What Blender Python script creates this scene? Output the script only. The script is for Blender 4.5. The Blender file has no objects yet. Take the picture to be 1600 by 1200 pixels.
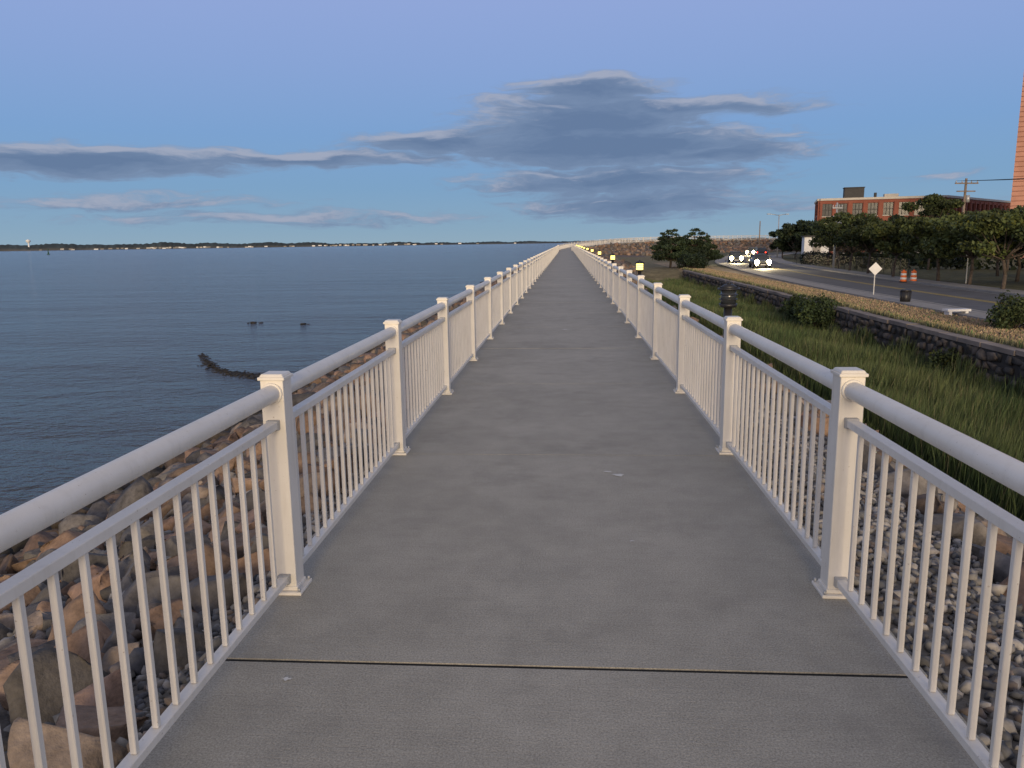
import bpy, math, random
import numpy as np
from mathutils import Vector, Matrix
random.seed(7); rng=np.random.default_rng(11)
scene=bpy.context.scene
def s2l(c): return tuple(((x/255)/12.92 if x/255<=.04045 else ((x/255+.055)/1.055)**2.4) for x in c)

# ------------------------------------------------------------ materials
def newmat(name):
    m=bpy.data.materials.new(name); m.use_nodes=True
    nt=m.node_tree; b=nt.nodes['Principled BSDF']; return m,nt,b
def N(nt,t,**k):
    n=nt.nodes.new(t)
    for a,v in k.items(): setattr(n,a,v)
    return n
def noise(nt,scale,detail=4,rough=.55,vec=None,stretch=None):
    n=N(nt,'ShaderNodeTexNoise'); n.inputs['Scale'].default_value=scale; n.inputs['Detail'].default_value=detail; n.inputs['Roughness'].default_value=rough
    if vec is None:
        g=N(nt,'ShaderNodeNewGeometry'); vec=g.outputs['Position']
    if stretch:
        mp=N(nt,'ShaderNodeVectorMath',operation='MULTIPLY'); nt.links.new(vec,mp.inputs[0]); mp.inputs[1].default_value=stretch; vec=mp.outputs[0]
    nt.links.new(vec,n.inputs['Vector']); return n.outputs['Fac']
def ramp(nt,fac,stops):
    r=N(nt,'ShaderNodeValToRGB'); nt.links.new(fac,r.inputs[0]); e=r.color_ramp.elements
    while len(e)<len(stops): e.new(.5)
    for i,(p,c) in enumerate(stops):
        e[i].position=p; e[i].color=(*c,1) if len(c)==3 else c
    return r.outputs[0]
def mixc(nt,f,a,b,blend='MIX'):
    m=N(nt,'ShaderNodeMix',data_type='RGBA',blend_type=blend)
    for i,v in ((0,f),(6,a),(7,b)):
        if isinstance(v,(int,float)): m.inputs[i].default_value=v
        elif isinstance(v,tuple): m.inputs[i].default_value=(*v,1)
        else: nt.links.new(v,m.inputs[i])
    return m.outputs[2]
def bump(nt,b,h,strength=.3,dist=.01,prev=None):
    bn=N(nt,'ShaderNodeBump'); bn.inputs['Strength'].default_value=strength; bn.inputs['Distance'].default_value=dist
    nt.links.new(h,bn.inputs['Height'])
    if prev is not None: nt.links.new(prev,bn.inputs['Normal'])
    nt.links.new(bn.outputs[0],b.inputs['Normal']); return bn.outputs[0]
def simple(name,col,rough=.6,metal=0,var=.15,scale=3,bmp=0,bdist=.01,bscale=None):
    m,nt,b=newmat(name)
    f=noise(nt,scale,3)
    c=ramp(nt,f,[(.3,tuple(x*(1-var) for x in col)),(.7,tuple(min(1,x*(1+var)) for x in col))])
    nt.links.new(c,b.inputs['Base Color']); b.inputs['Roughness'].default_value=rough; b.inputs['Metallic'].default_value=metal
    if bmp: bump(nt,b,noise(nt,bscale or scale*6,3),bmp,bdist)
    return m
def attrmat(name,rough=.8,nscale=8,var=.35,bmp=.5,bdist=.02,bscale=14,spec=.3):
    m,nt,b=newmat(name)
    a=N(nt,'ShaderNodeAttribute',attribute_name='Col')
    if var:
        f=noise(nt,nscale,4,.65)
        g=ramp(nt,f,[(.3,(1-var,)*3),(.7,(1+var,)*3)])
        c=mixc(nt,1.0,a.outputs['Color'],g,'MULTIPLY')
    else: c=a.outputs['Color']
    nt.links.new(c,b.inputs['Base Color']); b.inputs['Roughness'].default_value=rough; b.inputs['Specular IOR Level'].default_value=spec
    if bmp: bump(nt,b,noise(nt,bscale,4,.6),bmp,bdist)
    return m
def emis(name,col,strength):
    m,nt,b=newmat(name); b.inputs['Base Color'].default_value=(*col,1); b.inputs['Emission Color'].default_value=(*col,1); b.inputs['Emission Strength'].default_value=strength; return m

# paint for railing
M_paint,nt,b=newmat('railing_paint')
c=ramp(nt,noise(nt,3,5,.6),[(.3,(.71,.67,.59)),(.65,(.80,.76,.68))])
stk=ramp(nt,noise(nt,1,3,.7,stretch=(22,22,2.0)),[(.52,(1,1,1)),(.80,(.89,.88,.86))])
c=mixc(nt,1.0,c,stk,'MULTIPLY')
sp=ramp(nt,noise(nt,60,2,.7),[(.69,(0,0,0)),(.75,(1,1,1))])
c=mixc(nt,sp,c,(.48,.42,.34)); nt.links.new(c,b.inputs['Base Color']); b.inputs['Roughness'].default_value=.40
bump(nt,b,noise(nt,260,1),.15,.001)
# concrete
M_conc,nt,b=newmat('walkway_concrete')
big=noise(nt,.7,4,.6); mid=noise(nt,4,5,.7); fine=noise(nt,130,2,.8)
br=noise(nt,1,3,.7,stretch=(3,70,1))
c=ramp(nt,big,[(.3,(.345,.325,.27)),(.7,(.435,.41,.345))])
c=mixc(nt,1.0,c,ramp(nt,mid,[(.3,(.86,.86,.86)),(.7,(1.07,1.07,1.07))]),'MULTIPLY')
c=mixc(nt,1.0,c,ramp(nt,fine,[(.3,(.62,.62,.62)),(.7,(1.3,1.3,1.3))]),'MULTIPLY')
c=mixc(nt,1.0,c,ramp(nt,br,[(.3,(.94,.94,.94)),(.7,(1.04,1.04,1.04))]),'MULTIPLY')
st=ramp(nt,noise(nt,1.3,6,.75),[(.54,(0,0,0)),(.70,(.55,.55,.55))])
c=mixc(nt,st,c,(.24,.225,.19))
nt.links.new(c,b.inputs['Base Color']); b.inputs['Roughness'].default_value=.75
p=bump(nt,b,fine,.5,.004); bump(nt,b,br,.3,.004,p)
# water
M_water,nt,b=newmat('sea_water')
c=ramp(nt,noise(nt,.03,3,.6,stretch=(1,.5,1)),[(.3,(.048,.056,.068)),(.7,(.070,.078,.088))])
nt.links.new(c,b.inputs['Base Color']); b.inputs['Roughness'].default_value=.14; b.inputs['IOR'].default_value=1.33
p=bump(nt,b,noise(nt,4.0,3,.65,stretch=(.85,1.3,1)),1.0,.13)
p=bump(nt,b,noise(nt,1.0,3,.65,stretch=(.8,1.4,1)),.9,.36,p)
bump(nt,b,noise(nt,.07,3,.6,stretch=(.5,1.8,1)),.5,2.5,p)
M_rock=attrmat('riprap_granite',.85,9,.4,.7,.02,22)
M_gravel=attrmat('gravel',.8,30,.25,0)
M_ground=attrmat('ground_soil',.95,1.3,.4,.8,.05,7)
M_leaf=attrmat('foliage',.65,1.5,0,0,spec=.25)
M_grass=attrmat('marsh_grass_blades',.6,.7,0,0,spec=.3)
M_bark=simple('bark',(.09,.07,.055),.9,0,.3,8,.5,.02)
M_brick,nt,b=newmat('red_brick')
c=ramp(nt,noise(nt,.35,4,.7),[(.3,(.21,.066,.045)),(.7,(.30,.105,.068))])
c=mixc(nt,1.0,c,ramp(nt,noise(nt,7,2,.7,stretch=(1,1,3)),[(.3,(.8,.8,.8)),(.7,(1.15,1.15,1.15))]),'MULTIPLY')
nt.links.new(c,b.inputs['Base Color']); b.inputs['Roughness'].default_value=.9
M_trim=simple('pale_trim',(.52,.49,.44),.7,0,.1,2)
M_glass=simple('window_glass',(.035,.04,.045),.15,0,.5,.6)
M_roof=simple('roof_tar',(.06,.06,.06),.9)
M_black=simple('black_metal',(.02,.02,.022),.45,0,.2,8)
M_asph=simple('asphalt',(.09,.09,.092),.85,0,.25,.8,.4,.01,40)
M_side=simple('sidewalk_concrete',(.28,.26,.23),.85,0,.15,1.5,.3,.005)
M_stonew=attrmat('field_stone',.9,4,.4,.6,.03,12)
M_yel=simple('yellow_line_paint',(.5,.36,.06),.7); M_wht=simple('white_line_paint',(.40,.40,.38),.7)
M_salmon=simple('salmon_brick',(.52,.26,.18),.85,0,.12,.6)
M_salmond=simple('salmon_brick_joint',(.30,.14,.10),.9)
M_wood=simple('pole_wood',(.22,.17,.13),.85,0,.25,3)
M_galv=simple('galvanised_metal',(.42,.43,.44),.45,.4)
M_white=simple('white_paint',(.72,.72,.70),.55,0,.06)
M_orange=simple('orange_plastic',(.75,.16,.03),.5)
M_rub=simple('tyre_rubber',(.02,.02,.02),.8)
M_lampon=emis('lamp_glow',(1.0,.78,.20),2.8)
M_head=emis('headlight_glow',(1.0,.82,.42),60)
M_tail=emis('taillight_glow',(1.0,.05,.02),5)
M_far=attrmat('distant_land',.95,.01,.3,0)
M_drop=simple('bird_dropping',(.6,.6,.57),.8)
M_filler=simple('joint_filler',(.018,.017,.015),.95)

# ------------------------------------------------------------ mesh helpers
col=scene.collection
def link(o): col.objects.link(o); return o
def npmesh(name,V,F,mat,C=None,smooth=False,parent=None):
    V=np.asarray(V,dtype=np.float32); F=np.asarray(F,dtype=np.int32)
    me=bpy.data.meshes.new(name); k=F.shape[1]
    me.vertices.add(len(V)); me.vertices.foreach_set('co',V.ravel())
    me.loops.add(F.size); me.loops.foreach_set('vertex_index',F.ravel())
    me.polygons.add(len(F)); me.polygons.foreach_set('loop_start',np.arange(0,F.size,k,dtype=np.int32)); me.polygons.foreach_set('loop_total',np.full(len(F),k,dtype=np.int32))
    if smooth: me.polygons.foreach_set('use_smooth',np.ones(len(F),dtype=bool))
    me.update(calc_edges=True); me.validate()
    if C is not None:
        a=me.color_attributes.new('Col','FLOAT_COLOR','POINT'); CC=np.ones((len(V),4),dtype=np.float32); CC[:,:3]=C; a.data.foreach_set('color',CC.ravel())
    me.materials.append(mat); o=link(bpy.data.objects.new(name,me))
    if parent: o.parent=parent
    return o
class B:
    def __init__(s): s.v=[];s.f=[];s.m=[];s.s=[]
    def hexa(s,p,mat=0):
        i=len(s.v); s.v+= [tuple(q) for q in p]
        for q in ((3,2,1,0),(4,5,6,7),(0,1,5,4),(1,2,6,5),(2,3,7,6),(3,0,4,7)):
            s.f.append(tuple(i+j for j in q)); s.m.append(mat); s.s.append(False)
    def box(s,c,sz,rz=0,mat=0,top=1.0):
        cx,cy,cz=c; a,b_,h=sz[0]/2,sz[1]/2,sz[2]/2; co,si=math.cos(rz),math.sin(rz); P=[]
        for z,k in ((-h,1),(h,top)):
            for x,y in ((-a,-b_),(a,-b_),(a,b_),(-a,b_)):
                x*=k;y*=k; P.append((cx+x*co-y*si,cy+x*si+y*co,cz+z))
        s.hexa(P,mat)
    def beam(s,p,q,w,h,mat=0):
        p=Vector(p);q=Vector(q); d=(q-p).normalized(); r=Vector((d.y,-d.x,0))
        r=r.normalized() if r.length>1e-6 else Vector((1,0,0)); u=r.cross(d); r=r*w/2;u=u*h/2
        s.hexa([p-r-u,p+r-u,q+r-u,q-r-u,p-r+u,p+r+u,q+r+u,q-r+u],mat)
    def cyl(s,p,q,r0,r1=None,n=12,mat=0,smooth=True,caps=True):
        r1=r0 if r1 is None else r1; p=Vector(p);q=Vector(q); d=(q-p).normalized()
        a=d.orthogonal().normalized(); b_=d.cross(a); i=len(s.v)
        for c,r in ((p,r0),(q,r1)):
            for k in range(n):
                t=2*math.pi*k/n; s.v.append(tuple(c+(a*math.cos(t)+b_*math.sin(t))*r))
        for k in range(n):
            k2=(k+1)%n; s.f.append((i+k,i+k2,i+n+k2,i+n+k)); s.m.append(mat); s.s.append(smooth)
        if caps:
            s.f.append(tuple(i+k for k in reversed(range(n)))); s.m.append(mat); s.s.append(False)
            s.f.append(tuple(i+n+k for k in range(n))); s.m.append(mat); s.s.append(False)
    def poly(s,pts,mat=0):
        i=len(s.v); s.v+=[tuple(p) for p in pts]; s.f.append(tuple(range(i,i+len(pts)))); s.m.append(mat); s.s.append(False)
    def make(s,name,mats,bevel=0,parent=None):
        me=bpy.data.meshes.new(name); me.from_pydata(s.v,[],s.f)
        me.polygons.foreach_set('material_index',s.m); me.polygons.foreach_set('use_smooth',s.s)
        for m in mats: me.materials.append(m)
        me.update(); o=link(bpy.data.objects.new(name,me))
        if bevel:
            md=o.modifiers.new('bev','BEVEL'); md.width=bevel; md.segments=1; md.limit_method='ANGLE'; md.angle_limit=math.radians(50)
        if parent: o.parent=parent
        return o
    def split(s,name,parts):
        e=link(bpy.data.objects.new(name,None))
        for k,(pn,mt) in enumerate(parts):
            idx=[i for i,m in enumerate(s.m) if m==k]
            if not idx: continue
            b2=B(); mp={}
            for i in idx:
                f=[]
                for v in s.f[i]:
                    if v not in mp: mp[v]=len(b2.v); b2.v.append(s.v[v])
                    f.append(mp[v])
                b2.f.append(tuple(f)); b2.m.append(0); b2.s.append(s.s[i])
            b2.make(pn,[mt],parent=e)
        return e
def smooth(a,b,x): t=np.clip((x-a)/(b-a),0,1); return t*t*(3-2*t)

# ------------------------------------------------------------ sea-wall path
WZ=-3.17; LZ=-1.40
ctrl=[(0,120),(0,135),(0,150),(4,172),(16,192),(35,203),(60,207),(100,208),(180,208),(260,208)]
pts=[(0,-3000.),(0,-300.)]+[(0,float(y)) for y in range(-60,135)]
for i in range(1,len(ctrl)-2):
    p0,p1,p2,p3=[np.array(c,float) for c in ctrl[i-1:i+3]]
    L=np.linalg.norm(p2-p1); n=int(L)
    for k in range(n):
        t=k/n; pts.append(tuple(.5*((2*p1)+(-p0+p2)*t+(2*p0-5*p1+4*p2-p3)*t*t+(-p0+3*p1-3*p2+p3)*t**3)))
pts+=[(180.,208.),(400.,208.),(6000.,208.)]
PP=np.array(pts); seg=np.linalg.norm(np.diff(PP,axis=0),axis=1); S=np.concatenate([[0],np.cumsum(seg)])-3000.0
TT=np.gradient(PP,axis=0); TT/=np.linalg.norm(TT,axis=1)[:,None]
def deckz(s): return smooth(140,215,s)*1.6
def frame(s,d=0,dz=0):
    x=np.interp(s,S,PP[:,0]); y=np.interp(s,S,PP[:,1]); tx=np.interp(s,S,TT[:,0]); ty=np.interp(s,S,TT[:,1])
    return Vector((float(x+ty*d),float(y-tx*d),float(deckz(s)+dz)))
def nearest(X,Y):
    P=np.stack([X.ravel(),Y.ravel()],1); ds=np.empty(len(P)); ss=np.empty(len(P))
    A=PP[:-1]; D=np.diff(PP,axis=0); L2=(D**2).sum(1)
    for i in range(0,len(P),4000):
        q=P[i:i+4000]; t=np.clip(((q[:,None]-A[None])*D[None]).sum(2)/L2[None],0,1)
        c=A[None]+D[None]*t[...,None]; e=q[:,None]-c; r=np.sqrt((e**2).sum(2)); j=r.argmin(1); k=np.arange(len(q))
        cr=D[j,0]*e[k,j,1]-D[j,1]*e[k,j,0]
        ds[i:i+4000]=np.where(cr>0,-1,1)*r[k,j]; ss[i:i+4000]=S[j]+t[k,j]*np.sqrt(L2[j])
    return ds.reshape(X.shape),ss.reshape(X.shape)
def hprof(d,s):
    z=deckz(s); m=smooth(72,84,s)
    left=np.interp(-d,[0,1.6,2.2,9,14,40],[-.2,-.22,-.42,-3.2,-4.6,-6])+z*np.interp(-d,[0,2,9],[1,1,0])
    marsh=np.interp(d,[0,1.8,2.6,6.7,7.2,8.1,11.69,11.9],[-.2,-.2,-.4,-3.05,-3.28,-3.0,-2.95,LZ])
    land=np.interp(d,[0,1.8,2.6,6.0],[-.2,-.2,-.4,LZ])+z*np.interp(d,[0,2,15],[1,1,0])
    return np.where(d<0,left,marsh*(1-m)+land*m)
gx=np.unique(np.round(np.concatenate([[-9000,-3000,-1000,-300,-120],np.arange(-60,-12,4.),np.arange(-12,0,.4),np.arange(0,11.6,.35),[11.69,11.9],np.arange(12.3,18,.6),np.arange(18,120,2.),np.arange(120,260,8.),[400,900,3000,9000]]),3))
gy=np.unique(np.concatenate([[-9000,-3000,-600,-150],np.arange(-60,0,3.),np.arange(0,60,1.),np.arange(60,232,2.),[240,260,300,500,1200,4000,12000]]))
GX,GY=np.meshgrid(gx,gy); D_,S_=nearest(GX,GY); Z=hprof(D_,S_)
Z+=np.where((D_>7)&(D_<11.6)&(S_<75),(np.sin(GX*3.1+GY*.7)*np.sin(GY*.9))*.06,0)
C=np.zeros(GX.shape+(3,)); C[:]=(.11,.105,.05)
C[D_<-2.0]=(.07,.056,.045); C[D_<-7.6]=(.03,.025,.02)
C[(D_>=-2.1)&(D_<2.5)]=(.16,.145,.125)
C[(D_>2.5)&(D_<7.4)]=(.08,.065,.05)
C[(D_>7.4)&(D_<11.8)&(S_<76)]=(.045,.06,.026)
C[(D_>6.5)&(D_<17.5)&(S_>76)]=(.18,.15,.08)
C[(GX>11.8)&(GX<17)&(GY<110)]=(.34,.25,.145)
C[(D_>2)&(D_<15)&(S_>150)]=(.15,.115,.09)
nx,ny=len(gx),len(gy); V=np.stack([GX,GY,Z],2).reshape(-1,3)
ii=(np.arange(ny-1)[:,None]*nx+np.arange(nx-1)[None]).ravel()
npmesh('ground',V,np.stack([ii,ii+1,ii+nx+1,ii+nx],1),M_ground,C.reshape(-1,3))
npmesh('sea_water',[(-15000,-9000,WZ),(7.9,-9000,WZ),(7.9,15000,WZ),(-15000,15000,WZ)],[(0,1,2,3)],M_water)
npmesh('sea_water',[(7.9,213,WZ),(15000,213,WZ),(15000,15000,WZ),(7.9,15000,WZ)],[(0,1,2,3)],M_water)

# ------------------------------------------------------------ walkway slabs
b=B()
joints=[2.75+3.05*k for k in range(-11,110)]
SEND=joints[-1]
for k in range(len(joints)-1):
    j0,j1=joints[k],joints[k+1]
    g0=.012 if (k-11)%3==0 else .004; g1=.012 if (k-10)%3==0 else .004
    a,c=j0+g0,j1-g1; nsub=1 if j1<138 else 2
    for q in range(nsub):
        a1=a+(c-a)*q/nsub; c1=a+(c-a)*(q+1)/nsub
        b.hexa([frame(a1,-1.43,-.24),frame(a1,1.36,-.24),frame(c1,1.36,-.24),frame(c1,-1.43,-.24),frame(a1,-1.43),frame(a1,1.36),frame(c1,1.36),frame(c1,-1.43)])
    if j0<60:
        h=g0-.0005; zf=-.006 if g0>.01 else -.003
        b.hexa([frame(j0-h,-1.42,-.2),frame(j0-h,1.35,-.2),frame(j0+h,1.35,-.2),frame(j0+h,-1.42,-.2),frame(j0-h,-1.42,zf),frame(j0-h,1.35,zf),frame(j0+h,1.35,zf),frame(j0+h,-1.42,zf)],1)
b.make('concrete_walkway',[M_conc,M_filler])

# ------------------------------------------------------------ railings
def railing(d,off):
    b=B(); n0=-4; n1=120; sp=2.44
    for i in range(n0,n1):
        s=off+sp*i
        if s+sp>SEND: break
        p=frame(s,d); q=frame(s+sp,d); t=(q-p).normalized(); th=Vector((t.x,t.y,0)).normalized(); rz=math.atan2(th.y,th.x)-math.pi/2
        up=Vector((0,0,1))
        b.box(p+up*.515,(.106,.106,1.03),rz); b.box(p+up*1.0375,(.124,.124,.015),rz); b.box(p+up*1.0515,(.112,.112,.013),rz,top=.86)
        b.box(p+up*.008,(.165,.165,.016),rz); b.box(p+up*.026,(.120,.120,.02),rz)
        if -3<s<26:
            for sx in(-1,1):
                for sy in (-1,1):
                    r=Vector((th.y,-th.x,0)); c=p+r*.070*sx+th*.070*sy
                    b.cyl(c+up*.016,c+up*.034,.008,n=6,mat=1)
        a=p+t*.053; e=q-t*.053
        b.cyl(a+up*.97,e+up*.97,.040,n=20,caps=False)
        b.cyl(a+up*.97,a+up*.97+t*.012,.049,n=16); b.cyl(e+up*.97-t*.012,e+up*.97,.049,n=16)
        b.beam(a+up*.825,e+up*.825,.048,.034); b.beam(a+up*.075,e+up*.075,.044,.032)
        for zz in (.825,.075):
            for c,dr in ((a,1),(e,-1)):
                b.beam(c+up*zz,c+up*zz+t*dr*.028,.056,.046,1 if s<14 else 0)
        for k in range(17):
            f=(k+1)/18; c=a+(e-a)*f
            b.box(c+up*.45,(.021,.021,.717),rz)
    return b.make('metal_railing',[M_paint,M_galv],bevel=.0025)
railing(-1.335,3.40); railing(1.255,3.47)

# ------------------------------------------------------------ stones
import bmesh
def stone_variants(sub,n,cuts):
    out=[]
    for k in range(n):
        bm=bmesh.new(); bmesh.ops.create_icosphere(bm,subdivisions=sub,radius=1.25)
        v=np.array([x.co[:] for x in bm.verts]); f=np.array([[x.index for x in fc.verts] for fc in bm.faces]); bm.free()
        planes=[(np.array(a,float)+rng.normal(scale=.30,size=3),rng.uniform(.48,.78)) for a in ((1,0,0),(-1,0,0),(0,1,0),(0,-1,0),(0,0,1),(0,0,-1))]
        planes+=[(rng.normal(size=3),rng.uniform(.58,.85)) for c in range(cuts)]
        for nrm,off in planes:
            nrm=nrm/np.linalg.norm(nrm); dd=v@nrm-off; v=v-np.clip(dd,0,None)[:,None]*nrm
        v+=rng.normal(scale=.012,size=v.shape); out.append((v*1.08,f))
    return out
def rots(n,tilt=1.0):
    a=rng.uniform(0,2*np.pi,n); b_=rng.normal(0,.45*tilt,n); c=rng.normal(0,.45*tilt,n)
    ca,sa,cb,sb,cc,sc=np.cos(a),np.sin(a),np.cos(b_),np.sin(b_),np.cos(c),np.sin(c); Zr=np.zeros(n);O=np.ones(n)
    Rz=np.array([[ca,-sa,Zr],[sa,ca,Zr],[Zr,Zr,O]]).transpose(2,0,1); Rx=np.array([[O,Zr,Zr],[Zr,cb,-sb],[Zr,sb,cb]]).transpose(2,0,1); Ry=np.array([[cc,Zr,sc],[Zr,O,Zr],[-sc,Zr,cc]]).transpose(2,0,1)
    return Rz@Rx@Ry
def scatter(variants,pos,scale,cols,tilt=1.0):
    n=len(pos); R=rots(n,tilt); which=rng.integers(0,len(variants),n); Vs=[];Fs=[];Cs=[];o=0
    for k,(v,f) in enumerate(variants):
        idx=np.where(which==k)[0]
        if not len(idx): continue
        P=np.einsum('nij,nmj->nmi',R[idx],v[None]*scale[idx][:,None,:])+pos[idx][:,None,:]
        m=len(v); Vs.append(P.reshape(-1,3)); Fs.append((f[None]+(np.arange(len(idx))*m)[:,None,None]).reshape(-1,3)+o)
        Cs.append(np.repeat(cols[idx],m,axis=0)); o+=len(idx)*m
    return np.concatenate(Vs),np.concatenate(Fs),np.concatenate(Cs)
pal=np.array([(.235,.155,.105),(.275,.19,.135),(.19,.13,.09),(.165,.15,.135),(.29,.225,.17),(.115,.105,.095),(.25,.165,.12),(.15,.14,.13),(.20,.145,.105),(.13,.12,.115)])
gpal=np.array([(.20,.195,.185),(.13,.13,.13),(.27,.255,.235),(.19,.155,.13),(.32,.30,.275),(.09,.09,.095)])
def fr_arr(s,d):
    x=np.interp(s,S,PP[:,0]); y=np.interp(s,S,PP[:,1]); tx=np.interp(s,S,TT[:,0]); ty=np.interp(s,S,TT[:,1]); return x+ty*d,y-tx*d
def rockfield(s0,s1,d0,d1,sp,variants,lo,hi,P=pal,sink=.0,squash=.72,dark=True):
    ns=int((s1-s0)/sp); nd=max(1,int(abs(d1-d0)/sp))
    s,d=np.meshgrid(np.linspace(s0,s1,ns),np.linspace(d0,d1,nd)); s=s.ravel()+rng.uniform(-.5,.5,s.size)*sp; d=d.ravel()+rng.uniform(-.5,.5,d.size)*sp
    x,y=fr_arr(s,d); z=hprof(d,s); r=rng.uniform(lo,hi,len(s))*rng.choice([.7,1,1,1.3],len(s))
    pos=np.stack([x,y,z+r*.22-sink],1); sc=np.stack([r*rng.uniform(.9,1.5,len(r)),r*rng.uniform(.65,1.05,len(r)),r*rng.uniform(squash-.15,squash+.15,len(r))],1)
    c=P[rng.integers(0,len(P),len(r))]*rng.uniform(.7,1.25,(len(r),1))
    if dark:
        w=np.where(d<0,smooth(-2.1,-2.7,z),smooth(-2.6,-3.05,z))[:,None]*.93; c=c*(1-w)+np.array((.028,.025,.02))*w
    return scatter(variants,pos,sc,c)
v3=stone_variants(3,12,3); v2=stone_variants(2,12,3); v1=stone_variants(1,10,2)
def merge(lst):
    V=[];F=[];C=[];o=0
    for v,f,c in lst: V.append(v);F.append(f+o);C.append(c);o+=len(v)
    return np.concatenate(V),np.concatenate(F),np.concatenate(C)
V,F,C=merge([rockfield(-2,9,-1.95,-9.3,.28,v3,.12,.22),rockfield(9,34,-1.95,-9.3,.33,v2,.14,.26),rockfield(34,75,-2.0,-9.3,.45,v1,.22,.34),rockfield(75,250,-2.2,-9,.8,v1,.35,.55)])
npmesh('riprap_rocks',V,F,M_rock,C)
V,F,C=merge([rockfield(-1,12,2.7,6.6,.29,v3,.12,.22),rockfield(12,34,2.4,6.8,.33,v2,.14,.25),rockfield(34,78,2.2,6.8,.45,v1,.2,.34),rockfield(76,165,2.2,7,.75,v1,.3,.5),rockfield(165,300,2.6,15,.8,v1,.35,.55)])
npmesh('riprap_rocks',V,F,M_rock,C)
v0=stone_variants(1,8,4)
V,F,C=merge([rockfield(-1,16,-1.42,-2.15,.048,v0,.018,.036,gpal,0,.7,False),rockfield(-1,14,-2.0,-6,.14,v0,.03,.08,gpal,-.02,.7,False),rockfield(16,45,-1.42,-2.1,.11,v0,.04,.07,gpal,0,.7,False)])
npmesh('gravel',V,F,M_gravel,C)
V,F,C=merge([rockfield(-1,16,1.36,3.2,.05,v0,.018,.038,gpal,-.0,.7,False),rockfield(0,16,3.0,5.5,.12,v0,.03,.07,gpal,-.04,.7,False),rockfield(16,45,1.36,2.6,.11,v0,.04,.07,gpal,0,.7,False)])
npmesh('gravel',V,F,M_gravel,C)
n=900; t=rng.uniform(0,1,n)**.8; cx=-8.2-8.4*t; cy=23.6+9.6*t+.8*np.sin(t*7); pos=np.stack([cx+rng.normal(0,.26,n)*(1.2-t),cy+rng.normal(0,.26,n)*(1.2-t*.8),np.full(n,WZ-.006)+rng.uniform(-.02,.015,n)],1)
r=rng.uniform(.04,.12,n)*(1.15-.7*t); sc=np.stack([r*1.9,r*1.1,r*.28],1); c=np.tile((.035,.03,.023),(n,1))
V,F,C=scatter(v1,pos,sc,c,.3); npmesh('rocky_spit',V,F,M_rock,C)
for (x,y,r) in ((-19.8,47.4,.28),(-16.2,46.5,.20)):
    V,F,C=scatter(v2,np.array([(x,y,WZ+.0),(x+r*1.5,y+.1,WZ-.03),(x-r*1.3,y,WZ-.04)]),np.array([(r*1.2,r*.8,r*.42),(r*.8,r*.5,r*.3),(r*.8,r*.5,r*.28)]),np.tile((.035,.03,.025),(3,1)),.3)
    npmesh('sea_rock',V,F,M_rock,C)

# ------------------------------------------------------------ marsh grass
def blades(n,xf,yf,zf,h0,h1,w0,cols,lean=.25,wscale=True):
    x=xf(n); y=yf(n); z=zf(x,y); h=rng.uniform(h0,h1,n)*(1+.18*np.sin(x*1.9+y*.8)*np.sin(y*.6-x))
    dist=np.sqrt(x*x+y*y); w=w0*(np.clip(dist/18,.8,3) if wscale else 1)*rng.uniform(.7,1.3,n)
    a=rng.uniform(0,2*np.pi,n); dx,dy=np.cos(a),np.sin(a); l=h*rng.uniform(.05,lean+.15,n); la=rng.normal(.4,.9,n); lx,ly=np.cos(la)*l,np.sin(la)*l
    P=np.empty((n,5,3))
    P[:,0]=np.stack([x-dx*w/2,y-dy*w/2,z-.03],1);P[:,1]=np.stack([x+dx*w/2,y+dy*w/2,z-.03],1)
    P[:,2]=np.stack([x+dx*w*.4+lx*.35,y+dy*w*.4+ly*.35,z+h*.55],1);P[:,3]=np.stack([x-dx*w*.4+lx*.35,y-dy*w*.4+ly*.35,z+h*.55],1)
    P[:,4]=np.stack([x+lx,y+ly,z+h],1)
    i=np.arange(n)[:,None]*5; F=np.concatenate([i+np.array([0,1,2]),i+np.array([0,2,3]),i+np.array([3,2,4])],0)
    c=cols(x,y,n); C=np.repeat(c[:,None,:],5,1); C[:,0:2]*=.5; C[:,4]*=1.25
    return P.reshape(-1,3),F,C.reshape(-1,3)
def mcol(x,y,n):
    p=.5+.5*np.sin(x*1.3+np.sin(y*.5)*2)*np.sin(y*.33+x*.4); base=np.array((.070,.108,.036))*(1-p[:,None])+np.array((.115,.14,.052))*p[:,None]
    base=base*rng.uniform(.6,1.4,(n,1)); dry=rng.uniform(size=n)<.07; base[dry]=np.array((.18,.16,.085)); return base
yy=lambda n: 4+78*rng.uniform(0,1,n)**1.5
def mz(x,y):
    return np.interp(x,[7.2,8.1,11.69],[-3.2,-3.0,-2.95])+.12*np.sin(x*2+y*.6)*np.sin(y*.37+1)
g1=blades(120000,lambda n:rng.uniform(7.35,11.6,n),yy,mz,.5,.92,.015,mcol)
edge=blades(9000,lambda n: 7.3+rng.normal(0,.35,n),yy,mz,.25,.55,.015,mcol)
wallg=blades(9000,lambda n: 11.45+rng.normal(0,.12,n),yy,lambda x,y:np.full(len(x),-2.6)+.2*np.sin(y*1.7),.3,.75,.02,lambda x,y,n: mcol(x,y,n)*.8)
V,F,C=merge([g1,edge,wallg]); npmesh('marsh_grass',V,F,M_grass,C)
tc=lambda x,y,n: np.array((.36,.265,.165))*rng.uniform(.6,1.3,(n,1))*np.where(rng.uniform(size=(n,1))<.12,np.array((.45,.8,.5)),1)
g1=blades(45000,lambda n:rng.uniform(12.1,15.0,n),lambda n:12+78*rng.uniform(0,1,n)**1.4,lambda x,y:np.full(len(x),LZ),.03,.10,.03,tc)
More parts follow.
